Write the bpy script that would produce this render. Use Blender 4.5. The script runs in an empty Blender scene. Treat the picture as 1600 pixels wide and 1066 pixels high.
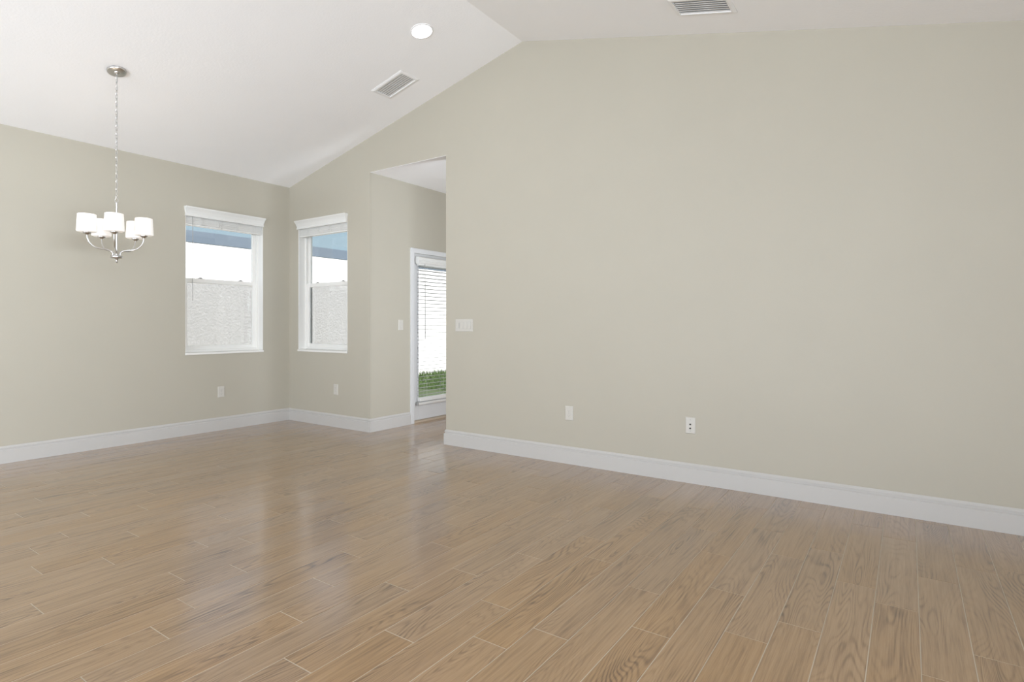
import bpy, bmesh, math, random
from mathutils import Vector, Matrix
PI = math.pi
random.seed(7)
SC = bpy.context.scene
COL = SC.collection

# ------------------------------------------------------------------ camera
EYE = 1.17
cam_d = bpy.data.cameras.new('camera')
cam = bpy.data.objects.new('camera', cam_d)
COL.objects.link(cam)
cam.location = (0, 0, EYE)
YAW = 0.606032
cam.rotation_euler = (PI / 2, 0, YAW)
cam_d.sensor_fit = 'HORIZONTAL'
cam_d.sensor_width = 36.0
cam_d.lens = 36.0 * 892.43 / 1600.0
cam_d.shift_y = -(533.0 - 507.51) / 1600.0
cam_d.clip_start = 0.02
SC.camera = cam

# ------------------------------------------------------------------ world, sun, fill lamps, exposure
SC.view_settings.view_transform = 'Standard'
SC.view_settings.look = 'None'
SC.view_settings.gamma = 1.0
SC.view_settings.use_curve_mapping = False
SC.view_settings.exposure = 0.0
SC.cycles.use_denoising = True
SC.cycles.max_bounces = 14
SC.cycles.diffuse_bounces = 8
SC.cycles.transparent_max_bounces = 24
SC.cycles.sample_clamp_indirect = 6.0
SC.cycles.caustics_reflective = False
SC.cycles.caustics_refractive = False

world = bpy.data.worlds.new('sky')
SC.world = world
world.use_nodes = True
bg = world.node_tree.nodes['Background']
bg.inputs['Color'].default_value = (0.70, 0.82, 1.0, 1)
bg.inputs['Strength'].default_value = 1.1

sun_d = bpy.data.lights.new('sun', 'SUN')
sun_d.energy = 10.0
sun_d.angle = 0.009
sun_d.color = (1.0, 0.965, 0.94)
sun = bpy.data.objects.new('sun', sun_d)
COL.objects.link(sun)
sun.rotation_euler = Vector((-1.0, 0.0, -0.86)).to_track_quat('-Z', 'Y').to_euler()

def fill_lamp(name, loc, direction, sx, sy, power, color):
    d = bpy.data.lights.new(name, 'AREA')
    d.shape = 'RECTANGLE'
    d.size, d.size_y = sx, sy
    d.energy = power
    d.color = color
    o = bpy.data.objects.new(name, d)
    COL.objects.link(o)
    o.location = loc
    o.rotation_euler = Vector(direction).to_track_quat('-Z', 'Y').to_euler()
    return o

# added fill lamps at assumed, unseen openings behind the camera and on the right
fill_lamp('fill_back', (-2.3, -3.72, 1.20), (0, 1, 0.1), 5.0, 2.2, 30, (0.85, 0.91, 1.0))
fill_lamp('fill_side', (2.72, -1.1, 1.20), (-1, 0, 0.1), 4.0, 2.2, 25, (0.83, 0.90, 1.0))
# added fill lamps outside those openings, tilted up to brighten the ceiling
fill_lamp('upfill_back', (-2.2, -5.3, 0.35), (0, 1.0, 0.95), 5.2, 1.7, 570, (0.86, 0.93, 1.0))
fill_lamp('upfill_side', (4.2, -1.1, 0.35), (-1.0, 0, 0.9), 4.0, 1.7, 330, (0.86, 0.93, 1.0))
fill_lamp('fill_side_far', (7.6, -1.2, 1.95), (-1.0, 0.22, -0.05), 4.0, 0.9, 600, (0.86, 0.93, 1.0))  # added lamp aimed at the left wall to brighten it
fill_lamp('fill_alcove', (-1.98, 4.70, 1.25), (-1, 0.2, 0.2), 0.52, 2.0, 44, (0.88, 0.93, 1.0))  # added lamp, out of view, brightening the alcove door wall

# ------------------------------------------------------------------ room measures (metres)
XA, YB, XD = -6.266, 4.225, -4.806      # left wall, right wall, alcove door wall (room faces)
XR, YK = 2.5, -3.5                      # walls out of the picture
X_RIDGE, Z_EAVE, Z_RIDGE = -2.817, 2.8585, 3.688
X_FLAT = 0.535
OPEN_R, HEAD = -3.713, 2.829            # alcove opening
SL = (Z_RIDGE - Z_EAVE) / (X_RIDGE - XA)
SRT = (Z_EAVE - Z_RIDGE) / (X_FLAT - X_RIDGE)
def zc(x):
    if x < X_RIDGE: return Z_EAVE + SL * (x - XA)
    if x < X_FLAT: return Z_RIDGE + SRT * (x - X_RIDGE)
    return Z_EAVE

# ------------------------------------------------------------------ helpers
def bm_new(): return bmesh.new()

def box(bm, x0, x1, y0, y1, z0, z1):
    v = [bm.verts.new(p) for p in ((x0, y0, z0), (x1, y0, z0), (x1, y1, z0), (x0, y1, z0),
                                   (x0, y0, z1), (x1, y0, z1), (x1, y1, z1), (x0, y1, z1))]
    for f in ((0, 3, 2, 1), (4, 5, 6, 7), (0, 1, 5, 4), (1, 2, 6, 5), (2, 3, 7, 6), (3, 0, 4, 7)):
        bm.faces.new([v[i] for i in f])
    return v

def prism(bm, pts_a, pts_b):
    a = [bm.verts.new(p) for p in pts_a]
    b = [bm.verts.new(p) for p in pts_b]
    n = len(a)
    bm.faces.new(a)
    bm.faces.new(list(reversed(b)))
    for i in range(n):
        bm.faces.new((a[i], b[i], b[(i + 1) % n], a[(i + 1) % n]))

def prism_y(bm, poly, y0, y1):
    prism(bm, [(x, y0, z) for x, z in poly], [(x, y1, z) for x, z in poly])

def loft(bm, rings, cap=True):
    rs = [[bm.verts.new(p) for p in r] for r in rings]
    n = len(rs[0])
    for a, b in zip(rs, rs[1:]):
        for i in range(n):
            bm.faces.new((a[i], a[(i + 1) % n], b[(i + 1) % n], b[i]))
    if cap:
        bm.faces.new(list(reversed(rs[0])))
        bm.faces.new(rs[-1])

def lathe(bm, prof, origin=(0, 0, 0), n=24, mat=None, close=False):
    """prof: list of (r, z) turned about z."""
    mat = mat or Matrix.Identity(3)
    o = Vector(origin)
    rows = []
    for r, z in prof:
        if r < 1e-6:
            rows.append([bm.verts.new(o + mat @ Vector((0, 0, z)))])
        else:
            rows.append([bm.verts.new(o + mat @ Vector((r * math.cos(2 * PI * i / n), r * math.sin(2 * PI * i / n), z))) for i in range(n)])
    pairs = list(zip(rows, rows[1:]))
    if close: pairs.append((rows[-1], rows[0]))
    for a, b in pairs:
        for i in range(n):
            j = (i + 1) % n
            if len(a) == 1 and len(b) == 1: continue
            if len(a) == 1: bm.faces.new((a[0], b[j], b[i]))
            elif len(b) == 1: bm.faces.new((a[i], a[j], b[0]))
            else: bm.faces.new((a[i], a[j], b[j], b[i]))

def tube(bm, pts, r, n=10, closed=False):
    pts = [Vector(p) for p in pts]
    m = len(pts)
    rings = []
    ref = None
    for i, p in enumerate(pts):
        if closed: t = pts[(i + 1) % m] - pts[i - 1]
        else: t = pts[min(i + 1, m - 1)] - pts[max(i - 1, 0)]
        t.normalize()
        if ref is None:
            ref = Vector((0, 0, 1)) if abs(t.z) < 0.9 else Vector((1, 0, 0))
        u = (ref - t * ref.dot(t)).normalized()
        ref = u
        w = t.cross(u)
        rr = r[i] if isinstance(r, (list, tuple)) else r
        rings.append([bm.verts.new(p + (u * math.cos(2 * PI * k / n) + w * math.sin(2 * PI * k / n)) * rr) for k in range(n)])
    for i in range(m if closed else m - 1):
        a, b = rings[i], rings[(i + 1) % m]
        for k in range(n):
            bm.faces.new((a[k], a[(k + 1) % n], b[(k + 1) % n], b[k]))
    if not closed:
        bm.faces.new(list(reversed(rings[0])))
        bm.faces.new(rings[-1])

def spline(pts, k=6):
    pts = [Vector(p) for p in pts]
    out = []
    for i in range(len(pts) - 1):
        p0 = pts[max(i - 1, 0)]; p1 = pts[i]; p2 = pts[i + 1]; p3 = pts[min(i + 2, len(pts) - 1)]
        for j in range(k):
            t = j / k
            out.append(0.5 * ((2 * p1) + (p2 - p0) * t + (2 * p0 - 5 * p1 + 4 * p2 - p3) * t * t + (3 * p1 - p0 - 3 * p2 + p3) * t ** 3))
    out.append(pts[-1])
    return out

def obj(name, bm, mat, parent=None, bevel=0.0, smooth=False, at=None):
    """Link the bmesh as one mesh object; world coordinates are kept under the parent."""
    bmesh.ops.recalc_face_normals(bm, faces=bm.faces[:])
    me = bpy.data.meshes.new(name)
    bm.to_mesh(me)
    bm.free()
    if mat: me.materials.append(mat)
    o = bpy.data.objects.new(name, me)
    COL.objects.link(o)
    base = None
    if parent is not None:
        o.parent = parent
        p = parent; base = Vector((0, 0, 0))
        while p is not None:
            base += Vector(p.location); p = p.parent
    elif at is not None:
        o.location = at
        base = Vector(at)
    if base is not None:
        me.transform(Matrix.Translation(-base))
    if smooth:
        for p in me.polygons: p.use_smooth = True
        try: me.set_sharp_from_angle(angle=math.radians(40))
        except Exception: pass
    if bevel > 0:
        b = o.modifiers.new('bevel', 'BEVEL')
        b.width = bevel
        b.segments = 2
        b.limit_method = 'ANGLE'
        b.harden_normals = False
    return o

def thing(name, loc, label=None, cat=None, group=None, kind=None):
    o = bpy.data.objects.new(name, None)
    COL.objects.link(o)
    o.empty_display_size = 0.05
    o.location = loc
    tag(o, label, cat, group, kind)
    return o

def tag(o, label=None, cat=None, group=None, kind=None):
    if label: o['label'] = label
    if cat: o['category'] = cat
    if group: o['group'] = group
    if kind: o['kind'] = kind
    return o

def struct(name, bm, mat, label, cat, bevel=0.0):
    o = obj(name, bm, mat, bevel=bevel)
    return tag(o, label, cat, kind='structure')

# ------------------------------------------------------------------ materials
class NT:
    def __init__(self, name):
        self.m = bpy.data.materials.new(name)
        self.m.use_nodes = True
        self.t = self.m.node_tree
        self.b = self.t.nodes['Principled BSDF']
        self.out = self.t.nodes['Material Output']
    def n(self, kind, **kw):
        nd = self.t.nodes.new(kind)
        for k, v in kw.items(): setattr(nd, k, v)
        return nd
    def l(self, a, b): self.t.links.new(a, b)
    def math(self, op, a, b=None, c=None):
        nd = self.n('ShaderNodeMath', operation=op)
        for i, v in enumerate((a, b, c)):
            if v is None: continue
            if isinstance(v, (int, float)): nd.inputs[i].default_value = v
            else: self.l(v, nd.inputs[i])
        return nd.outputs[0]
    def vmath(self, op, a, b):
        nd = self.n('ShaderNodeVectorMath', operation=op)
        for i, v in enumerate((a, b)):
            if isinstance(v, (tuple, list)): nd.inputs[i].default_value = v
            else: self.l(v, nd.inputs[i])
        return nd.outputs[0]
    def pos(self): return self.n('ShaderNodeNewGeometry').outputs['Position']
    def noise(self, vec, scale, detail=2.0, rough=0.5, dist=0.0):
        nd = self.n('ShaderNodeTexNoise')
        nd.inputs['Scale'].default_value = scale
        nd.inputs['Detail'].default_value = detail
        nd.inputs['Roughness'].default_value = rough
        nd.inputs['Distortion'].default_value = dist
        self.l(vec, nd.inputs['Vector'])
        return nd.outputs['Fac']
    def ramp(self, fac, stops):
        nd = self.n('ShaderNodeValToRGB')
        e = nd.color_ramp.elements
        while len(e) < len(stops): e.new(0.5)
        for el, (p, c) in zip(e, stops):
            el.position = p
            el.color = c if len(c) == 4 else (*c, 1)
        self.l(fac, nd.inputs['Fac'])
        return nd.outputs['Color']
    def bump(self, h, strength, distance):
        nd = self.n('ShaderNodeBump')
        nd.inputs['Strength'].default_value = strength
        nd.inputs['Distance'].default_value = distance
        self.l(h, nd.inputs['Height'])
        self.l(nd.outputs['Normal'], self.b.inputs['Normal'])
    def set(self, color=None, rough=None, metal=None, spec=None):
        if color: self.b.inputs['Base Color'].default_value = (*color, 1)
        if rough is not None: self.b.inputs['Roughness'].default_value = rough
        if metal is not None: self.b.inputs['Metallic'].default_value = metal
        if spec is not None: self.b.inputs['Specular IOR Level'].default_value = spec
        return self

def paint(name, color, rough, spec=0.3, bump=None, var=0.02):
    """Plain paint: slight mottling and an optional orange peel."""
    k = NT(name).set(rough=rough, spec=spec)
    p = k.pos()
    f = k.noise(p, 3.0, 3)
    k.l(k.ramp(f, [(0.3, tuple(c * (1 - var) for c in color)), (0.7, tuple(min(1, c * (1 + var)) for c in color))]), k.b.inputs['Base Color'])
    if bump:
        k.bump(k.noise(p, bump[0], 3, 0.55), bump[1], bump[2])
    return k.m

M_WALL = paint('wall_paint', (0.452, 0.424, 0.356), 0.5, 0.3, (170, 0.22, 0.0012), 0.008)
M_CEIL = paint('ceiling_paint', (0.89, 0.892, 0.90), 0.75, 0.2, (60, 0.35, 0.003), 0.006)
M_TRIM = paint('trim_gloss_white', (0.52, 0.507, 0.488), 0.32, 0.45, None, 0.004)
M_VINYL = paint('window_vinyl', (0.78, 0.77, 0.74), 0.35, 0.4, None, 0.004)
M_BLIND = paint('blind_white', (0.74, 0.74, 0.72), 0.4, 0.4, (40, 0.05, 0.001), 0.01)
M_SLAT_SHADED = paint('slat_white_shaded', (0.30, 0.30, 0.30), 0.45, 0.3, None, 0.01)  # white slats, darkened in the colour to look backlit
M_PLATE = paint('plate_plastic', (0.56, 0.54, 0.495), 0.35, 0.4, None, 0.003)
M_VENT = paint('vent_enamel', (0.82, 0.82, 0.82), 0.4, 0.4, None, 0.003)
M_DOOR = paint('door_enamel', (0.66, 0.665, 0.67), 0.35, 0.4, None, 0.004)
M_DARK = paint('dark_slot', (0.03, 0.03, 0.028), 0.6, 0.3, None, 0.0)
M_DUCT = paint('duct_grey', (0.40, 0.40, 0.40), 0.7, 0.2, None, 0.0)
M_LOCK = paint('sash_lock_grey', (0.33, 0.33, 0.32), 0.4, 0.4, None, 0.0)
M_EAVE_SHADE = paint('eave_shade_blue_grey', (0.110, 0.134, 0.165), 0.7, 0.1, None, 0.01)  # shadow under the neighbour's eaves, put into the colour
M_SOFFIT_SHADE = paint('soffit_shade_light_blue', (0.155, 0.205, 0.240), 0.7, 0.1, None, 0.01)  # tone of the shaded soffit, put into the colour
M_THRESH = paint('threshold_tan', (0.50, 0.42, 0.33), 0.45, 0.4, None, 0.03)
M_CORD = paint('blind_cord', (0.36, 0.36, 0.35), 0.5, 0.3, None, 0.0)
M_SOIL = paint('soil', (0.065, 0.085, 0.038), 0.9, 0.1, (30, 0.6, 0.02), 0.2)

def stucco():
    k = NT('stucco').set(rough=0.85, spec=0.1)
    p = k.pos()
    f = k.noise(p, 9.0, 5, 0.6)
    k.l(k.ramp(f, [(0.3, (0.735, 0.715, 0.70)), (0.7, (0.79, 0.77, 0.755))]), k.b.inputs['Base Color'])
    k.bump(k.noise(p, 26, 3, 0.58), 0.85, 0.018)
    return k.m
M_STUCCO = stucco()

def brushed():
    k = NT('brushed_nickel').set((0.62, 0.61, 0.60), 0.28, 1.0)
    k.bump(k.noise(k.pos(), 400, 1), 0.03, 0.0004)
    return k.m
M_NICKEL = brushed()

def glass(name, tint, extra=0.0):
    k = NT(name)
    tr = k.n('ShaderNodeBsdfTransparent'); tr.inputs['Color'].default_value = (*tint, 1)
    gl = k.n('ShaderNodeBsdfGlossy'); gl.inputs['Roughness'].default_value = 0.02
    fr = k.n('ShaderNodeFresnel'); fr.inputs['IOR'].default_value = 1.45
    mx = k.n('ShaderNodeMixShader')
    geo = k.n('ShaderNodeNewGeometry')      # the same reflection on both faces of the pane
    k.l(k.math('MULTIPLY_ADD', geo.outputs['Backfacing'], 1 / 1.45 - 1.45, 1.45), fr.inputs['IOR'])
    k.l(fr.outputs[0], mx.inputs[0]); k.l(tr.outputs[0], mx.inputs[1]); k.l(gl.outputs[0], mx.inputs[2])
    k.l(mx.outputs[0], k.out.inputs['Surface'])
    k.t.nodes.remove(k.b)
    return k.m
M_GLASS = glass('window_glass', (0.97, 0.985, 0.98))

def screen():
    k = NT('insect_mesh')
    tr = k.n('ShaderNodeBsdfTransparent')
    df = k.n('ShaderNodeBsdfDiffuse'); df.inputs['Color'].default_value = (0.10, 0.10, 0.10, 1)
    mx = k.n('ShaderNodeMixShader'); mx.inputs[0].default_value = 0.42
    k.l(tr.outputs[0], mx.inputs[1]); k.l(df.outputs[0], mx.inputs[2])
    k.l(mx.outputs[0], k.out.inputs['Surface'])
    k.t.nodes.remove(k.b)
    return k.m
M_SCREEN = screen()

def glow(name, color, emis, strength):
    k = NT(name).set(color, 0.35)
    k.b.inputs['Emission Color'].default_value = (*emis, 1)
    k.b.inputs['Emission Strength'].default_value = strength
    return k.m
M_SHADE = glow('opal_glass_lit', (0.80, 0.79, 0.77), (1.0, 0.94, 0.88), 0.34)
M_BULB = glow('bulb_lit', (0.9, 0.9, 0.9), (1.0, 0.86, 0.70), 14.0)
M_LED = glow('led_diffuser', (0.9, 0.9, 0.9), (1.0, 0.98, 0.95), 9.0)

def wood():
    k = NT('wood_look_tile').set(spec=0.5)
    at = k.n('ShaderNodeAttribute', attribute_name='plank')
    sep = k.n('ShaderNodeSeparateColor'); k.l(at.outputs['Color'], sep.inputs[0])
    r, g, b = sep.outputs
    p = k.pos()
    off = k.n('ShaderNodeCombineXYZ')
    k.l(k.math('MULTIPLY', g, 37.0), off.inputs[0]); k.l(k.math('MULTIPLY', b, 53.0), off.inputs[1]); k.l(k.math('MULTIPLY', r, 19.0), off.inputs[2])
    q = k.vmath('ADD', p, off.outputs[0])
    # broad figure: contour rings of a stretched noise field give cathedral arches
    n1 = k.noise(k.vmath('MULTIPLY', q, (6.6, 0.80, 1.0)), 1.0, 1.6, 0.42, 0.25)
    rings = k.math('SINE', k.math('MULTIPLY', n1, 210.0))
    rings = k.math('MULTIPLY_ADD', rings, 0.5, 0.5)
    rings = k.math('POWER', rings, 2.2)
    amt = k.ramp(k.noise(k.vmath('MULTIPLY', q, (6.0, 1.6, 1.0)), 1.0, 2.0), [(0.40, (0.12,) * 3), (0.68, (1.0,) * 3)])
    rings = k.math('MULTIPLY', rings, amt)
    streak = k.noise(k.vmath('MULTIPLY', q, (85.0, 2.2, 1.0)), 1.0, 3.0, 0.6)
    streak = k.math('MULTIPLY_ADD', k.math('SUBTRACT', streak, 0.5), 1.7, 0.5)
    fine = k.noise(k.vmath('MULTIPLY', q, (330.0, 11.0, 1.0)), 1.0, 2.0, 0.6)
    patch = k.noise(k.vmath('MULTIPLY', q, (9.0, 1.6, 1.0)), 1.0, 3.0, 0.55, 0.6)
    knot = k.ramp(k.noise(k.vmath('MULTIPLY', q, (8.0, 3.2, 1.0)), 1.0, 1.0), [(0.70, (0, 0, 0)), (0.82, (1, 1, 1))])
    v = k.math('MULTIPLY', rings, 0.44)
    v = k.math('ADD', v, k.math('MULTIPLY', streak, 0.66))
    v = k.math('ADD', v, k.math('MULTIPLY', fine, 0.55))
    v = k.math('ADD', v, k.math('MULTIPLY', patch, 0.5))
    v = k.math('ADD', v, k.math('MULTIPLY', knot, 0.22))
    v = k.math('ADD', v, k.math('MULTIPLY', r, 0.12))
    v = k.math('SUBTRACT', v, 0.53)
    col = k.ramp(v, [(0.05, WOOD[0]), (0.45, WOOD[1]), (0.75, WOOD[2]), (1.0, WOOD[3])])
    hue = k.n('ShaderNodeHueSaturation')
    k.l(k.math('MULTIPLY_ADD', b, 0.14, 0.93), hue.inputs['Saturation'])
    k.l(k.math('MULTIPLY_ADD', g, 0.08, 0.96), hue.inputs['Value'])
    k.l(col, hue.inputs['Color'])
    k.l(hue.outputs[0], k.b.inputs['Base Color'])
    k.l(k.math('MULTIPLY_ADD', streak, 0.06, FLOOR_ROUGH), k.b.inputs['Roughness'])
    h = k.math('ADD', k.math('MULTIPLY', fine, 0.5), k.math('MULTIPLY', streak, 0.5))
    k.bump(h, 0.10, 0.0012)
    k.b.inputs['Coat Weight'].default_value = 1.0
    k.b.inputs['Coat IOR'].default_value = 1.68
    k.b.inputs['Coat Roughness'].default_value = 0.17
    return k.m
WOOD = [(0.385, 0.243, 0.122), (0.303, 0.182, 0.083), (0.205, 0.114, 0.047), (0.112, 0.056, 0.020)]
FLOOR_ROUGH = 0.28
M_WOOD = wood()
M_GROUT = paint('grout', (0.47, 0.405, 0.32), 0.8, 0.1, None, 0.05)

def grass_mat():
    k = NT('grass_blades').set(rough=0.6, spec=0.2)
    oi = k.noise(k.pos(), 14.0, 3)
    k.l(k.ramp(oi, [(0.3, (0.036, 0.070, 0.014)), (0.7, (0.10, 0.155, 0.045))]), k.b.inputs['Base Color'])
    return k.m
M_GRASS = grass_mat()

# ------------------------------------------------------------------ floor: wood-look tile planks, every joint where the photo has it
PITCH, LEN, GAP = 0.1532, 0.903, 0.0034
PH = {-36: .772, -35: .403, -34: .601, -33: .213, -32: .837, -31: .434, -30: .696, -29: .255, -28: .029, -27: .495, -26: .755,
      -25: .292, -24: .117, -23: .515, -22: .044, -21: .283, -20: .659, -19: .820, -18: .391, -17: .603, -16: .288, -15: .118,
      -14: .743, -13: .474, -12: .000, -11: .289, -10: .618, -9: .117, -8: .778, -7: .053, -6: .594, -5: .280, -4: .791,
      -3: .45, -2: .647, -1: .284, 0: .145, 1: .547, 2: .792}
rnd = random.Random(11)
fb = bm_new()
lay = fb.loops.layers.float_color.new('plank')
for k in range(-42, 17):
    xc = -0.039 + PITCH * k
    ya = YK - 0.1
    yb_ = 6.65 if (XD - 0.1 < xc < -1.75) else YB + 0.09
    ph = PH.get(k, rnd.random() * LEN)
    j = math.floor((ya - ph) / LEN)
    while ph + j * LEN < yb_:
        a = max(ya, ph + j * LEN) + GAP / 2
        c = min(yb_, ph + (j + 1) * LEN) - GAP / 2
        j += 1
        if c - a < 0.01: continue
        x0, x1 = xc - PITCH / 2 + GAP / 2, xc + PITCH / 2 - GAP / 2
        tx, ty, tz = rnd.uniform(-.0002, .0002), rnd.uniform(-.0003, .0003), rnd.uniform(-.0001, .0001)
        e = 0.0010
        def zt(x, y): return tz + tx * (x - xc) / (PITCH / 2) + ty * (y - (a + c) / 2) / (LEN / 2)
        top = [fb.verts.new((x, y, zt(x, y))) for x, y in ((x0 + e, a + e), (x1 - e, a + e), (x1 - e, c - e), (x0 + e, c - e))]
        mid = [fb.verts.new((x, y, zt(x, y) - 0.0006)) for x, y in ((x0, a), (x1, a), (x1, c), (x0, c))]
        bot = [fb.verts.new((x, y, -0.009)) for x, y in ((x0, a), (x1, a), (x1, c), (x0, c))]
        fs = [fb.faces.new(top)]
        for i in range(4):
            n_ = (i + 1) % 4
            fs.append(fb.faces.new((mid[i], mid[n_], top[n_], top[i])))
            fs.append(fb.faces.new((bot[i], bot[n_], mid[n_], mid[i])))
        cc = (rnd.random(), rnd.random(), rnd.random(), 1)
        for f in fs:
            for lp in f.loops: lp[lay] = cc
n_plank = len(fb.faces)
box(fb, XA - 0.15, XR + 0.1, YK - 0.1, YB + 0.09, -0.12, -0.0008)
box(fb, XD - 0.1, -1.75, YB + 0.09, 6.65, -0.12, -0.0008)
fb.faces.ensure_lookup_table()
for f in fb.faces[n_plank:]: f.material_index = 1
me = bpy.data.meshes.new('floor')
fb.to_mesh(me); fb.free()
me.materials.append(M_WOOD); me.materials.append(M_GROUT)
floor = bpy.data.objects.new('floor', me)
COL.objects.link(floor)
tag(floor, 'brown wood-look tile floor laid in narrow staggered planks', 'floor', kind='structure')

# ------------------------------------------------------------------ windows: sizes first, walls are built around them
WZ0, WZ1 = 0.851, 2.39
WA = (2.990, 3.874)          # along Y in the left wall
WB = (-6.088, -5.178)        # along X in the right wall
TH = 0.20                    # outer walls

# walls
b = bm_new()
for (y0, y1, z0, z1) in ((YK - .15, WA[0], -.02, Z_EAVE), (WA[1], YB, -.02, Z_EAVE), (WA[0], WA[1], -.02, WZ0), (WA[0], WA[1], WZ1, Z_EAVE)):
    box(b, XA - TH, XA, y0, y1, z0, z1)
struct('wall_left', b, M_WALL, 'beige left wall with the wider window and a single outlet', 'wall')

b = bm_new()
def strip(x0, x1, z0, top=True, z1=None, y1=YB + TH):
    if z1 is not None: poly = [(x0, z0), (x1, z0), (x1, z1), (x0, z1)]
    else:
        poly = [(x0, z0), (x1, z0), (x1, zc(x1))]
        for xm in (X_FLAT, X_RIDGE):
            if x0 < xm < x1: poly.append((xm, zc(xm)))
        poly.append((x0, zc(x0)))
    prism_y(b, poly, YB, y1)
strip(XA - TH, WB[0], -.02)
strip(WB[0], WB[1], -.02, z1=WZ0)
strip(WB[0], WB[1], WZ1)
strip(WB[1], XD, -.02)
strip(XD, OPEN_R, HEAD, y1=YB + .12)
strip(OPEN_R, XR + .12, -.02, y1=YB + .12)
struct('wall_right', b, M_WALL, 'long beige gable wall with an opening to the door alcove', 'wall')

b = bm_new()
DY0, DY1, DZ = 4.888, 5.808, 2.02
box(b, XD - TH, XD, YB + TH, DY0, -.02, 2.9)
box(b, XD - TH, XD, DY1, 6.7, -.02, 2.9)
box(b, XD - TH, XD, DY0, DY1, DZ, 2.9)
struct('wall_alcove', b, M_WALL, 'short beige alcove wall that holds the glazed door', 'wall')
b = bm_new(); box(b, XD, -1.7, 6.55, 6.7, -.02, 2.9)
struct('wall_alcove_back', b, M_WALL, 'beige end wall of the door alcove', 'wall')
b = bm_new(); box(b, -1.82, -1.7, YB + .12, 4.42, -.02, 2.9); box(b, -1.82, -1.7, 4.42, 4.98, 2.3, 2.9); box(b, -1.82, -1.7, 4.98, 6.55, -.02, 2.9)  # gap in this wall added for the alcove fill lamp
struct('wall_alcove_side', b, M_WALL, 'beige side wall of the door alcove', 'wall')
b = bm_new()
box(b, XA - TH, -5.0, YK - .15, YK, -.02, 3.0); prism_y(b, [(0.4, -.02), (XR + .12, -.02), (XR + .12, Z_EAVE), (X_FLAT, Z_EAVE), (0.4, zc(0.4))], YK - .15, YK)
prism_y(b, [(-5.0, 2.45), (0.4, 2.45), (0.4, zc(0.4)), (X_RIDGE, Z_RIDGE), (-5.0, zc(-5.0))], YK - .15, YK)
struct('wall_back', b, M_WALL, 'beige wall behind the viewer with a wide opening added for fill light', 'wall')
b = bm_new()
box(b, XR, XR + .12, YK, -3.2, -.02, 2.9); box(b, XR, XR + .12, 1.0, YB, -.02, 2.9); box(b, XR, XR + .12, -3.2, 1.0, 2.45, 2.9)
struct('wall_side', b, M_WALL, 'beige side wall out to the right with a wide opening added for fill light', 'wall')

# ceilings
b = bm_new()
y0, y1 = YK - .15, YB + TH
xl = XA - TH
prism_y(b, [(xl, zc(xl)), (X_RIDGE, Z_RIDGE), (X_RIDGE, Z_RIDGE + .1), (xl, zc(xl) + .1)], y0, y1)
prism_y(b, [(X_RIDGE, Z_RIDGE), (X_FLAT, Z_EAVE), (X_FLAT, Z_EAVE + .1), (X_RIDGE, Z_RIDGE + .1)], y0, y1)
prism_y(b, [(X_FLAT, Z_EAVE), (XR + 5.5, Z_EAVE), (XR + 5.5, Z_EAVE + .1), (X_FLAT, Z_EAVE + .1)], y0, y1)  # runs on past the side wall, added to block sun at its opening
struct('ceiling', b, M_CEIL, 'white vaulted ceiling with a ridge running away from the viewer', 'ceiling')
b = bm_new(); box(b, XD - TH, 3.5, YB + .12, 6.7, HEAD, HEAD + .1); box(b, XD + .001, OPEN_R, YB + .002, YB + .12, HEAD - .003, HEAD)  # extended past the side wall, added to keep sun out of the alcove
struct('ceiling_alcove', b, M_CEIL, 'flat white ceiling of the door alcove', 'ceiling')

# ------------------------------------------------------------------ baseboards
BB = [(0, 0), (.016, 0), (.016, .107), (.011, .1115), (.0070, .113), (.0070, .1245), (.0125, .1255), (.0125, .131), (.007, .1365), (.0035, .144), (0, .145)]
def baseboard(name, path, label):
    """path: (x, y, nx, ny) per corner, nx, ny the mitred offset direction."""
    bm = bm_new()
    rings = [[(x + nx * d, y + ny * d, z) for d, z in BB] for x, y, nx, ny in path]
    loft(bm, rings)
    return struct(name, bm, M_TRIM, label, 'baseboard')
baseboard('baseboard_left', [(XA, YK, 1, 0), (XA, YB, 1, -1)], 'white moulded baseboard along the left wall')
baseboard('baseboard_corner', [(XA, YB, 1, -1), (XD, YB, 1, -1)], 'white baseboard under the narrow window between the corners')
baseboard('baseboard_alcove', [(XD, YB, 1, -1), (XD, 4.8325, 1, 0)], 'white baseboard beside the alcove door')
baseboard('baseboard_right', [(OPEN_R, YB + .12, -1, 1), (OPEN_R, YB, -1, -1), (XR, YB, 0, -1)], 'white moulded baseboard along the long right wall')

# ------------------------------------------------------------------ windows (u along the wall, d to the outside, z)
def mapA(u, d, z): return (XA - d, u, z)
def mapB(u, d, z): return (u, YB + d, z)
class L:
    """a bmesh filled with boxes given in (u, d, z)"""
    def __init__(self, mp): self.bm = bm_new(); self.mp = mp
    def box(self, u0, u1, d0, d1, z0, z1):
        c = [(u0, d0, z0), (u1, d0, z0), (u1, d1, z0), (u0, d1, z0), (u0, d0, z1), (u1, d0, z1), (u1, d1, z1), (u0, d1, z1)]
        v = [self.bm.verts.new(self.mp(*p)) for p in c]
        for f in ((0, 3, 2, 1), (4, 5, 6, 7), (0, 1, 5, 4), (1, 2, 6, 5), (2, 3, 7, 6), (3, 0, 4, 7)):
            self.bm.faces.new([v[i] for i in f])
        return self
    def rect_frame(self, u0, u1, z0, z1, d0, d1, wl, wr, wb, wt):
        self.box(u0, u0 + wl, d0, d1, z0, z1); self.box(u1 - wr, u1, d0, d1, z0, z1)
        self.box(u0 + wl, u1 - wr, d0, d1, z0, z0 + wb); self.box(u0 + wl, u1 - wr, d0, d1, z1 - wt, z1)
        return self

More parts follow.
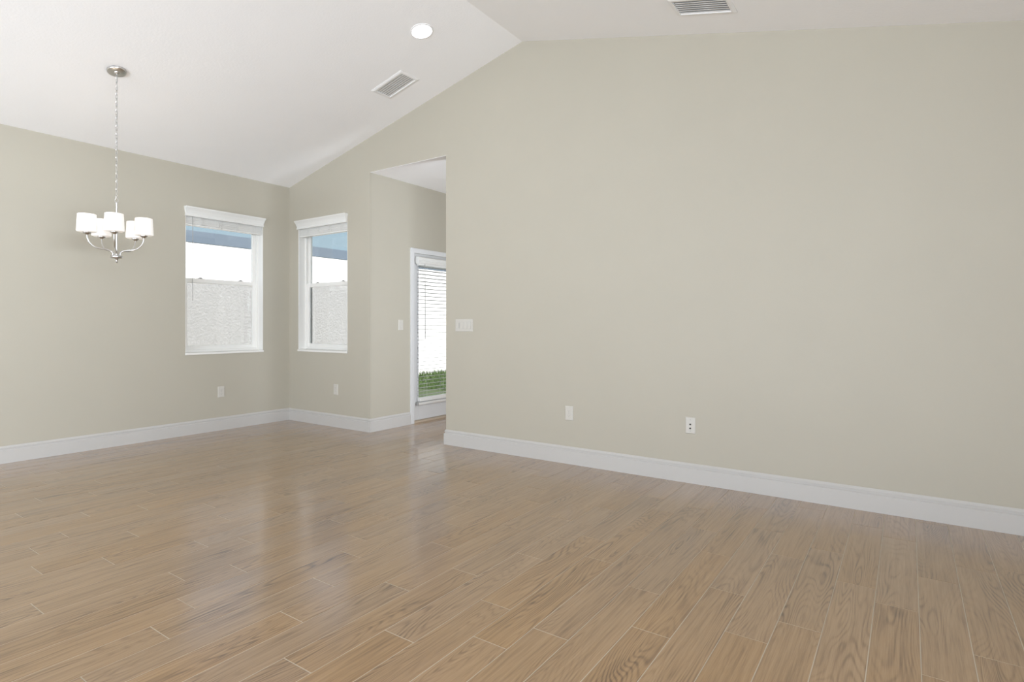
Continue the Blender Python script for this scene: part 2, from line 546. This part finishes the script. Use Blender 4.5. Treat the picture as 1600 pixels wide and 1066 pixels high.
def make_window(name, mp, u0, u1, label, far_low):
    um = (u0 + u1) / 2
    root = thing(name, mp(um, 0, WZ0), label, 'window', kind='structure')
    z0, z1 = WZ0, WZ1
    zm = 1.652                                                       # meeting rail middle
    k = L(mp)                                                        # painted returns round the opening
    t = .006
    k.box(u0, u0 + t, .001, .092, z0 + .02, z1); k.box(u1 - t, u1, .001, .092, z0 + .02, z1); k.box(u0 + t, u1 - t, .001, .092, z1 - t, z1)
    obj('jamb_return', k.bm, M_VINYL, root)
    k = L(mp).box(u0 + .001, u1 - .001, .0, .10, z0, z0 + .020).box(u0 - .004, u1 + .004, -.012, .0, z0 - .004, z0 + .020)
    obj('sill', k.bm, M_VINYL, root, bevel=.004)
    k = L(mp)
    k.rect_frame(u0, u1, z0 + .02, z1, .092, .108, .028, .028, .026, .03)     # frame: inner lip, track grooves, outer lip
    k.rect_frame(u0, u1, z0 + .02, z1, .108, .126, .020, .020, .022, .03)
    k.rect_frame(u0, u1, z0 + .02, z1, .126, .140, .026, .026, .026, .03)
    k.rect_frame(u0, u1, z0 + .02, z1, .140, .158, .020, .020, .022, .03)
    k.rect_frame(u0, u1, z0 + .02, z1, .158, .170, .032, .032, .030, .03)
    obj('frame', k.bm, M_VINYL, root, bevel=.001)
    # lower sash on the room side
    a, c = u0 + .022, u1 - .022
    k = L(mp).rect_frame(a, c, z0 + .046, zm + .022, .104, .128, .046, .046, .040, .044)
    k.rect_frame(a + .04, c - .04, z0 + .08, zm - .018, .110, .124, .010, .010, .010, .010)
    sash = obj('lower_sash', k.bm, M_VINYL, root, bevel=.002)
    k = L(mp).box(a + .044, c - .044, .115, .119, z0 + .084, zm - .020)
    obj('pane', k.bm, M_GLASS, sash)
    for s in (.24, .76):
        ul = u0 + (u1 - u0) * s
        k = L(mp).box(ul - .024, ul + .024, .106, .126, zm + .022, zm + .029).box(ul - .010, ul + .014, .108, .122, zm + .029, zm + .036)
        obj('sash_lock', k.bm, M_LOCK, sash, bevel=.0015)
    k = L(mp).rect_frame(a, c, zm - .02, z1 - .03, .132, .156, .036, .036, .040, .036)
    up = obj('upper_sash', k.bm, M_VINYL, root, bevel=.002)
    k = L(mp).box(a + .034, c - .034, .142, .146, zm + .018, z1 - .064)
    obj('pane', k.bm, M_GLASS, up)
    k = L(mp).box(u0 + .034, u1 - .034, .1615, .1625, z0 + .05, zm - .022)
    obj('insect_screen', k.bm, M_SCREEN, root)
    return root
make_window('window_1', mapA, WA[0], WA[1], 'white single-hung window in the left wall looking at a stucco house', True)
make_window('window_2', mapB, WB[0], WB[1], 'white single-hung window right of the room corner, beside the alcove', False)

def valance(mp, u0, u1, z0, z1, parent, proj=.05, wall=-.0005):
    bm = bm_new()
    h = z1 - z0
    prof = [(0, .022, 0.0), (.17, .022, 0.0), (.21, .017, -.003), (.34, .020, .0), (.62, .032, .004), (.84, .046, .008), (.87, .050, .009), (1.0, .050, .009)]
    rings = []
    for f, d, e in prof:
        z = z0 + f * h
        dd = d * proj / .05
        rings.append([mp(u0 - e, wall, z), mp(u1 + e, wall, z), mp(u1 + e, -dd, z), mp(u0 - e, -dd, z)])
    loft(bm, rings)
    return obj('valance', bm, M_BLIND, parent, bevel=.0008)

def raised_blind(mp, u0, u1, label, wand_u, wand_z):
    um = (u0 + u1) / 2
    root = thing('window_blind', mp(um, 0, 2.2), label, 'window blind', 'raised white blinds over the two windows')
    valance(mp, u0 - .005, u1 - .002, 2.322, 2.422, root)
    k = L(mp).box(u0 + .010, u1 - .010, .012, .062, 2.331, WZ1 - .008)
    obj('headrail', k.bm, M_BLIND, root, bevel=.002)
    k = L(mp)
    z = 2.248
    rr = random.Random(3)
    while z < 2.326:
        o = rr.uniform(-.003, .003)
        k.box(u0 + .010, u1 - .010, .012 + o, .062 + o, z, z + .0042)
        z += .0053
    obj('slats', k.bm, M_BLIND, root)
    k = L(mp).box(u0 + .010, u1 - .010, .010, .064, 2.229, 2.246)
    obj('bottom_rail', k.bm, M_BLIND, root, bevel=.003)
    for f in (.19, .42, .65, .88):
        ul = u0 + (u1 - u0) * f
        k = L(mp)
        for s in (-.012, .010):
            for i in range(7):
                zz = 2.232 + i * .0135
                k.box(ul + s, ul + s + .004, .0045 - .002 * (i % 2), .008, zz, zz + .011)
        obj('ladder_cord', k.bm, M_BLIND, root)
    bm = bm_new()
    tube(bm, [mp(wand_u, .004, 2.336), mp(wand_u, .000, 2.226), mp(wand_u, .002, wand_z)], [.0022, .003, .0034], 8)
    obj('tilt_wand', bm, M_CORD if mp is mapA else M_BLIND, root, smooth=True)
    return root
raised_blind(mapA, WA[0], WA[1], 'raised white slat blind with valance on the left wall window', 3.066, 1.426)
raised_blind(mapB, WB[0], WB[1], 'raised white slat blind with valance on the window beside the alcove', -6.070, 1.400)

# ------------------------------------------------------------------ alcove door
dr = thing('door_1', (XD, (DY0 + DY1) / 2, 0), 'white glazed outside door with casing in the alcove', 'door', kind='structure')
def mapD(u, d, z): return (XD - d, u, z)
k = L(mapD)
cw = .0555
k.box(DY0 - cw, DY0, -.016, 0, 0, DZ); k.box(DY1, DY1 + cw, -.016, 0, 0, DZ); k.box(DY0 - cw, DY1 + cw, -.016, 0, DZ, DZ + cw)
k.box(DY0 - cw, DY0 - cw + .012, -.019, -.016, 0, DZ + cw - .012); k.box(DY1 + cw - .012, DY1 + cw, -.019, -.016, 0, DZ + cw - .012); k.box(DY0 - cw, DY1 + cw, -.019, -.016, DZ + cw - .012, DZ + cw)
obj('casing', k.bm, M_DOOR, dr, bevel=.003)
GY0, GY1, GZ0, GZ1 = 4.979, 5.719, 0.26, 1.88
k = L(mapD)
e = .004
k.rect_frame(DY0 + e, DY1 - e, .030, DZ - e, .012, .056, GY0 - DY0 - e, DY1 - GY1 - e, GZ0 - .03, DZ - e - GZ1)
slab = obj('slab', k.bm, M_DOOR, dr, bevel=.002)
k = L(mapD).rect_frame(GY0 - .022, GY1 + .022, GZ0 - .022, GZ1 + .022, .004, .0125, .024, .024, .024, .024)
obj('lite_frame', k.bm, M_DOOR, slab, bevel=.003)
k = L(mapD).box(GY0, GY1, .030, .036, GZ0, GZ1)
obj('pane', k.bm, M_GLASS, slab)
k = L(mapD).box(DY0, DY1, -.002, .14, -.002, .020).box(DY0, DY1, .012, .12, .020, .026)
obj('threshold', k.bm, M_THRESH, dr, bevel=.003)
k = L(mapD)
k.box(DY0 - .001, DY0 + .0035, .012, .198, 0, DZ); k.box(DY1 - .0035, DY1 + .001, .012, .198, 0, DZ); k.box(DY0, DY1, .012, .198, DZ - .0035, DZ + .001)
obj('jamb', k.bm, M_DOOR, dr)
bm = bm_new()
lathe(bm, [(0, .0), (.031, .0), (.031, .006), (.012, .010), (.011, .035), (.022, .040), (.027, .052), (.022, .064), (0, .066)], mapD(DY1 - .075, .0125, .95), 20, Matrix.Rotation(PI / 2, 3, 'Y'))
obj('door_knob', bm, M_NICKEL, slab, smooth=True)

bl = thing('door_blind', (XD + .03, (GY0 + GY1) / 2, 1.2), 'lowered white slat blind hung over the glazed alcove door', 'window blind')
def mapE(u, d, z): return (XD - d, u, z)
va = .985
bm = bm_new()
vz0, vz1, vy0, vy1 = 1.894, 1.977, 4.916, 5.784
prof = [(-.004, .0), (-.048, .0), (-.058, .012), (-.060, .028), (-.056, .034), (-.060, .042), (-.060, .070), (-.054, .078), (-.046, .083), (-.004, .083)]
loft(bm, [[(XD - d, u, vz0 + z) for d, z in prof] for u in (vy0, vy1)])
obj('valance', bm, M_BLIND, bl, bevel=.001)
k = L(mapE).box(vy0 + .02, vy1 - .02, -.050, -.006, vz0 - .018, vz0 + .04)
obj('headrail', k.bm, M_BLIND, bl, bevel=.002)
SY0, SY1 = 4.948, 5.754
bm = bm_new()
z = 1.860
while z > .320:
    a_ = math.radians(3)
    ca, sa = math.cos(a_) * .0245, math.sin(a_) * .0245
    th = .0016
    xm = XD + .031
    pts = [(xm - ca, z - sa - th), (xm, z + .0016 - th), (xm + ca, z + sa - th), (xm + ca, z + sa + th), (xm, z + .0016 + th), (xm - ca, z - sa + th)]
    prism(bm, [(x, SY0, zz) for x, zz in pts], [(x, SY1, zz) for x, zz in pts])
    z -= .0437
obj('slats', bm, M_SLAT_SHADED, bl)
k = L(mapE).box(SY0, SY1, -.056, -.006, .257, .302)
obj('bottom_rail', k.bm, M_BLIND, bl, bevel=.004)
k = L(mapE).box(SY0 - .012, SY1 + .012, -.030, .0035, .210, .243)
hb = obj('hold_down_rail', k.bm, M_BLIND, bl, bevel=.006)
k = L(mapE).box(SY0 - .020, SY0 - .004, -.034, -.002, .207, .251)
obj('end_bracket', k.bm, M_LOCK, hb, bevel=.003)
for u in (SY0 + .11, (SY0 + SY1) / 2, SY1 - .11):
    bm = bm_new()
    for d in (-.0565, -.0055):
        tube(bm, [mapE(u, d, 1.88), mapE(u, d, .295)], .0008, 6)
    obj('ladder_cord', bm, M_BLIND, bl)
bm = bm_new()
tube(bm, [mapE(5.016, -.064, 1.894), mapE(5.018, -.066, 1.6), mapE(5.020, -.066, .999)], [.003, .004, .0045], 8)
obj('tilt_wand', bm, M_CORD, bl, smooth=True)

# ------------------------------------------------------------------ wall plates
def mapBi(u, d, z): return (u, YB - d, z)      # d into the room
def mapAi(u, d, z): return (XA + d, u, z)
def mapDi(u, d, z): return (XD + d, u, z)
def plate(k, u0, u1, z0, z1):
    e = .004
    loft(k.bm, [[k.mp(u0, .0003, z0), k.mp(u1, .0003, z0), k.mp(u1, .0003, z1), k.mp(u0, .0003, z1)],
                [k.mp(u0, .003, z0), k.mp(u1, .003, z0), k.mp(u1, .003, z1), k.mp(u0, .003, z1)],
                [k.mp(u0 + e, .006, z0 + e), k.mp(u1 - e, .006, z0 + e), k.mp(u1 - e, .006, z1 - e), k.mp(u0 + e, .006, z1 - e)]])
PW, PHH = .0745, .120
def outlet(mp, u, z, label):
    root = thing('wall_outlet', mp(u, 0, z), label, 'wall outlet', 'duplex outlets low on the walls')
    k = L(mp); plate(k, u - PW / 2, u + PW / 2, z - PHH / 2, z + PHH / 2)
    obj('cover_plate', k.bm, M_PLATE, root)
    for s in (-1, 1):
        zz = z + s * .0195
        k = L(mp)
        ring = [(u + .0165 * math.cos(t) * 1.02, zz + max(-.0138, min(.0138, .0172 * math.sin(t)))) for t in [2 * PI * i / 28 for i in range(28)]]
        loft(k.bm, [[mp(a, d, c) for a, c in ring] for d in (.0058, .0076)])
        f = obj('receptacle', k.bm, M_PLATE, root)
        k = L(mp).box(u - .0078, u - .0056, .0074, .0080, zz - .0015, zz + .0075).box(u + .0056, u + .0078, .0074, .0080, zz - .0005, zz + .0065)
        ring = [(u + .0026 * math.cos(t), zz - .0075 + .0026 * math.sin(t)) for t in [2 * PI * i / 12 for i in range(12)]]
        loft(k.bm, [[mp(a, d, c) for a, c in ring] for d in (.0074, .0080)])
        obj('slots', k.bm, M_LOCK, f)
    k = L(mp)
    ring = [(u + .0028 * math.cos(t), z + .0028 * math.sin(t)) for t in [2 * PI * i / 12 for i in range(12)]]
    loft(k.bm, [[mp(a, d, c) for a, c in ring] for d in (.0058, .0072)])
    obj('screw', k.bm, M_CORD, root)
outlet(mapAi, 3.372, .424, 'white duplex outlet under the left wall window')
outlet(mapBi, -5.379, .428, 'white duplex outlet under the narrow window beside the alcove')
outlet(mapBi, -2.342, .425, 'white duplex outlet on the long right wall, nearer the alcove')

root = thing('cable_plate', mapBi(-1.321, 0, .425), 'white wall plate with two black coaxial jacks on the long wall', 'cable plate')
u, z = -1.321, .425
k = L(mapBi); plate(k, u - .037, u + .037, z - .061, z + .061)
obj('cover_plate', k.bm, M_PLATE, root)
for dz in (.008, -.021):
    bm = bm_new()
    R3 = Matrix.Rotation(PI / 2, 3, 'X')
    lathe(bm, [(0, .0), (.0058, .0), (.0058, .004), (.0048, .004), (.0046, .009), (.0034, .009), (.0030, .004), (0, .004)], mapBi(u, .0058, z + dz), 16, R3)
    obj('coaxial_jack', bm, M_DARK, root)
for dz in (.042, -.042):
    bm = bm_new()
    lathe(bm, [(0, 0), (.0032, 0), (.0026, .0014), (0, .0016)], mapBi(u, .0058, z + dz), 12, Matrix.Rotation(PI / 2, 3, 'X'))
    obj('screw', bm, M_CORD, root)

def rocker(mp, u, z, root, dimmer=False):
    k = L(mp).rect_frame(u - .0172, u + .0172, z - .0340, z + .0340, .0055, .0066, .0012, .0012, .0012, .0012)
    obj('rocker_bezel', k.bm, M_CORD, root)
    k = L(mp)
    u0, u1 = u - .0158, u + .0158
    s = 1
    loft(k.bm, [[mp(u0, .0055, z - .0325), mp(u1, .0055, z - .0325), mp(u1, .0095, z - .0325), mp(u0, .0095, z - .0325)],
                [mp(u0, .0055, z), mp(u1, .0055, z), mp(u1, .0068, z), mp(u0, .0068, z)],
                [mp(u0, .0055, z + .0325), mp(u1, .0055, z + .0325), mp(u1, .0076, z + .0325), mp(u0, .0076, z + .0325)]])
    f = obj('rocker', k.bm, M_PLATE, root)
    if dimmer:
        k = L(mp).box(u + .009, u + .013, .0070, .0092, z - .024, z + .024)
        obj('dimmer_slide', k.bm, M_CORD, f)
root = thing('light_switch', mapBi(-3.4835, 0, 1.1635), 'white four-gang light switch plate at the edge of the alcove opening', 'light switch')
k = L(mapBi); plate(k, -3.590, -3.377, 1.104, 1.223)
obj('cover_plate', k.bm, M_PLATE, root)
for i in range(4):
    rocker(mapBi, -3.4835 + (i - 1.5) * .0465, 1.1635, root, i == 0)
root = thing('light_switch', mapDi(4.681, 0, 1.167), 'white single light switch on the alcove wall left of the door', 'light switch')
k = L(mapDi); plate(k, 4.681 - PW / 2, 4.681 + PW / 2, 1.167 - PHH / 2, 1.167 + PHH / 2)
obj('cover_plate', k.bm, M_PLATE, root)
rocker(mapDi, 4.681, 1.167, root)

# ------------------------------------------------------------------ ceiling fittings (frames: s up the slope or down it, y, n out of the ceiling)
def slope_frame(x, y, slope):
    o = Vector((x, y, zc(x)))
    s = Vector((1, 0, slope)).normalized()
    n = Vector((slope, 0, -1)).normalized()
    return lambda a, b_, h: tuple(o + s * a + Vector((0, 1, 0)) * b_ + n * h)

def vent(x, y, slope, ls, ly, label):
    f = slope_frame(x, y, slope)
    root = thing('ceiling_vent', f(0, 0, 0), label, 'ceiling vent', 'white supply vents in the ceiling')
    a, c = ls / 2, ly / 2
    w = .030
    bm = bm_new()
    def ring(a_, c_, h): return [f(-a_, -c_, h), f(a_, -c_, h), f(a_, c_, h), f(-a_, c_, h)]
    loft(bm, [ring(a + w, c + w, .0003), ring(a + w, c + w, .003), ring(a + w * .45, c + w * .45, .010), ring(a, c, .010), ring(a, c, .0003)], cap=False)
    obj('frame', bm, M_VENT, root)
    bm = bm_new()
    v = [bm.verts.new(p) for p in ring(a + .001, c + .001, .0004)]
    bm.faces.new(v)
    obj('duct_opening', bm, M_DUCT, root)
    n_ = 7
    for i in range(n_):
        yb = -c + (i + .5) * ly / n_
        bm = bm_new()
        q = [(-.0132, .0075), (-.0126, .0088), (.0110, .0026), (.0104, .0013)]
        prism(bm, [f(-a, yb + p, h) for p, h in q], [f(a, yb + p, h) for p, h in q])
        obj('louver', bm, M_VENT, root)
    return root
vent(-3.944, 3.773, SL, .345, .178, 'white louvered vent on the left ceiling slope below the round light')
vent(-1.112, 3.790, SRT, .345, .190, 'white louvered vent at the top edge on the right ceiling slope')

f = slope_frame(-3.276, 3.428, SL)
root = thing('recessed_light', f(0, 0, 0), 'lit round recessed light in the left ceiling slope', 'recessed light')
def disc_rings(bm, prof, n=40):
    loft(bm, [[f(r * math.cos(2 * PI * i / n), r * math.sin(2 * PI * i / n), h) for i in range(n)] for r, h in prof], cap=False)
bm = bm_new()
disc_rings(bm, [(.095, .0003), (.094, .004), (.087, .007), (.083, .006), (.082, .002)])
obj('trim_ring', bm, M_VENT, root, smooth=True)
bm = bm_new()
v = [bm.verts.new(f(.083 * math.cos(2 * PI * i / 40), .083 * math.sin(2 * PI * i / 40), .004)) for i in range(40)]
bm.faces.new(v)
obj('diffuser', bm, M_LED, root)

# ------------------------------------------------------------------ chandelier
CX, CY = -5.061, 1.901
UP = .0165
yaw = YAW
Fv = Vector((-math.sin(yaw), math.cos(yaw), 0)); Rv = Vector((math.cos(yaw), math.sin(yaw), 0))
ch = thing('chandelier', (CX, CY, zc(CX)), 'brushed nickel five-light chandelier with white glass shades on a chain', 'chandelier')
nrm = Vector((SL, 0, -1)).normalized()
rotC = Vector((0, 0, 1)).rotation_difference(nrm).to_matrix()
bm = bm_new()
lathe(bm, [(0, .0002), (.064, .0002), (.066, .004), (.0645, .013), (.060, .017), (.030, .019), (.020, .020), (.017, .026), (.009, .030), (.006, .035), (0, .0355)], (CX, CY, zc(CX)), 36, rotC)
obj('canopy', bm, M_NICKEL, ch, smooth=True)
# chain
ztop = zc(CX) - .034
ZL = 2.155
bm = bm_new()
nl = 31
pit = (ztop - ZL) / nl
for i in range(nl):
    zc_ = ZL + (i + .5) * pit
    ax = Rv if i % 2 else Fv
    hl, hw = pit * .5 + .0030, .0066
    pts = []
    for t in range(12):
        an = 2 * PI * t / 12
        c_, s_ = math.cos(an), math.sin(an)
        pts.append(Vector((CX, CY, zc_)) + ax * (hw * c_) + Vector((0, 0, 1)) * ((hl - hw) * (1 if s_ > 0 else -1) * (1 if abs(s_) > .2 else 0) + hw * s_))
    tube(bm, pts, .0017, 6, closed=True)
obj('chain', bm, M_NICKEL, ch, smooth=True)
bm = bm_new()
pts = [Vector((CX, CY, ZL + .0)) + Rv * (.0045 * math.sin(i * 1.1)) + Fv * (.0045 * math.cos(i * 1.1)) + Vector((0, 0, (ztop - ZL) * i / 60)) for i in range(61)]
tube(bm, pts, .0016, 6)
obj('cord', bm, M_CORD, ch, smooth=True)
bm = bm_new()
pts = [Vector((CX, CY, 2.121 + UP)) + Rv * (.013 * math.cos(t)) + Vector((0, 0, .016 * math.sin(t))) for t in [2 * PI * i / 18 for i in range(18)]]
tube(bm, pts, .0028, 8, closed=True)
lathe(bm, [(0, 2.108), (.007, 2.106), (.009, 2.098), (.0065, 2.090), (.0062, 1.70), (0, 1.70)], (CX, CY, UP), 16)
obj('stem', bm, M_NICKEL, ch, smooth=True)
bm = bm_new()
lathe(bm, [(0, 1.703), (.009, 1.700), (.012, 1.693), (.037, 1.691), (.040, 1.687), (.040, 1.676), (.036, 1.671), (.014, 1.667), (.008, 1.656), (.0075, 1.648), (.009, 1.643), (.005, 1.634), (0, 1.633)], (CX, CY, UP), 28)
obj('hub', bm, M_NICKEL, ch, smooth=True)
ARM = [(.024, 1.688), (.027, 1.708), (.044, 1.726), (.080, 1.734), (.115, 1.737), (.148, 1.750), (.175, 1.779), (.188, 1.815), (.190, 1.836)]
for i in range(5):
    an = math.radians(12 + 72 * i)
    dv = Rv * math.cos(an) + Fv * math.sin(an)
    P = lambda r, z: Vector((CX, CY, z + UP)) + dv * r
    bm = bm_new()
    tube(bm, spline([P(r, z) for r, z in ARM], 5), .0046, 10)
    arm = obj('arm', bm, M_NICKEL, ch, smooth=True)
    c = P(.190, 0)
    bm = bm_new()
    lathe(bm, [(0, 1.832), (.009, 1.832), (.014, 1.838), (.024, 1.843), (.027, 1.848), (.027, 1.8515), (.012, 1.8515), (.012, 1.880), (0, 1.880)], (c.x, c.y, UP), 24)
    obj('socket_cup', bm, M_NICKEL, arm, smooth=True)
    bm = bm_new()
    lathe(bm, [(.0, 1.8518), (.055, 1.8518), (.0635, 1.855), (.0660, 1.863), (.0598, 1.986), (.0575, 1.987), (.0570, 1.985), (.0625, 1.866), (.058, 1.858), (0, 1.8565)], (c.x, c.y, UP), 36)
    obj('lamp_shade', bm, M_SHADE, arm, smooth=True)
    bm = bm_new()
    lathe(bm, [(0, 1.880), (.012, 1.880), (.016, 1.895), (.028, 1.918), (.030, 1.935), (.022, 1.955), (0, 1.962)], (c.x, c.y, UP), 20)
    obj('bulb', bm, M_BULB, arm, smooth=True)

# ------------------------------------------------------------------ outside: neighbouring stucco house and its lawn
NX = -9.8
nh = thing('neighbour_house', (NX, 7.0, -.1), 'sunlit white stucco house with blue-grey eave shade painted on in bands, seen through the windows', 'house')
bm = bm_new(); box(bm, NX - .25, NX, -4, 20, -.1, 3.3)
obj('stucco_wall', bm, M_STUCCO, nh)
bm = bm_new(); box(bm, NX - .01, NX + .012, -4, 20, 2.545, 2.738)  # eave shadow on the stucco, painted as a flat band
obj('eave_shade_band', bm, M_EAVE_SHADE, nh)
bm = bm_new(); box(bm, NX - .01, NX + .012, -4, 20, 2.738, 3.3)  # flat band painted in the tone of the shaded soffit
obj('soffit_shade_band', bm, M_SOFFIT_SHADE, nh)

bm = bm_new()
box(bm, -9.8, XA - TH, -4, 20, -.25, -.06); box(bm, XA - TH, XD - TH, YB + TH, 20, -.25, -.06); box(bm, XD - TH, 3, 6.7, 20, -.25, -.06)
o = obj('ground', bm, M_SOIL)
tag(o, 'strip of lawn soil between the two houses', 'ground', kind='structure')
bm = bm_new()
gr = random.Random(5)
for i in range(13000):
    x = NX + .05 + 3.4 * gr.random() ** 1.05
    y = 8.0 + 5.0 * gr.random()
    h = gr.uniform(.05, .13) * (1.25 if x < NX + .25 else .8)
    a_ = gr.uniform(0, 2 * PI); w = .008
    lx, ly = gr.uniform(-.05, .05), gr.uniform(-.05, .05)
    dx, dy = math.cos(a_) * w, math.sin(a_) * w
    lx = max(lx, NX + .02 - x)
    p = [bm.verts.new(q) for q in ((x - dx, y - dy, -.07), (x + dx, y + dy, -.07), (x + lx * .5 + dx * .7, y + ly * .5 + dy * .7, -.07 + h * .6), (x + lx * .5 - dx * .7, y + ly * .5 - dy * .7, -.07 + h * .6))]
    t_ = bm.verts.new((x + lx, y + ly, -.07 + h))
    bm.faces.new(p)
    bm.faces.new((p[3], p[2], t_))
o = obj('grass', bm, M_GRASS)
tag(o, 'green grass along the foot of the stucco house, seen through the door', 'grass', kind='stuff')
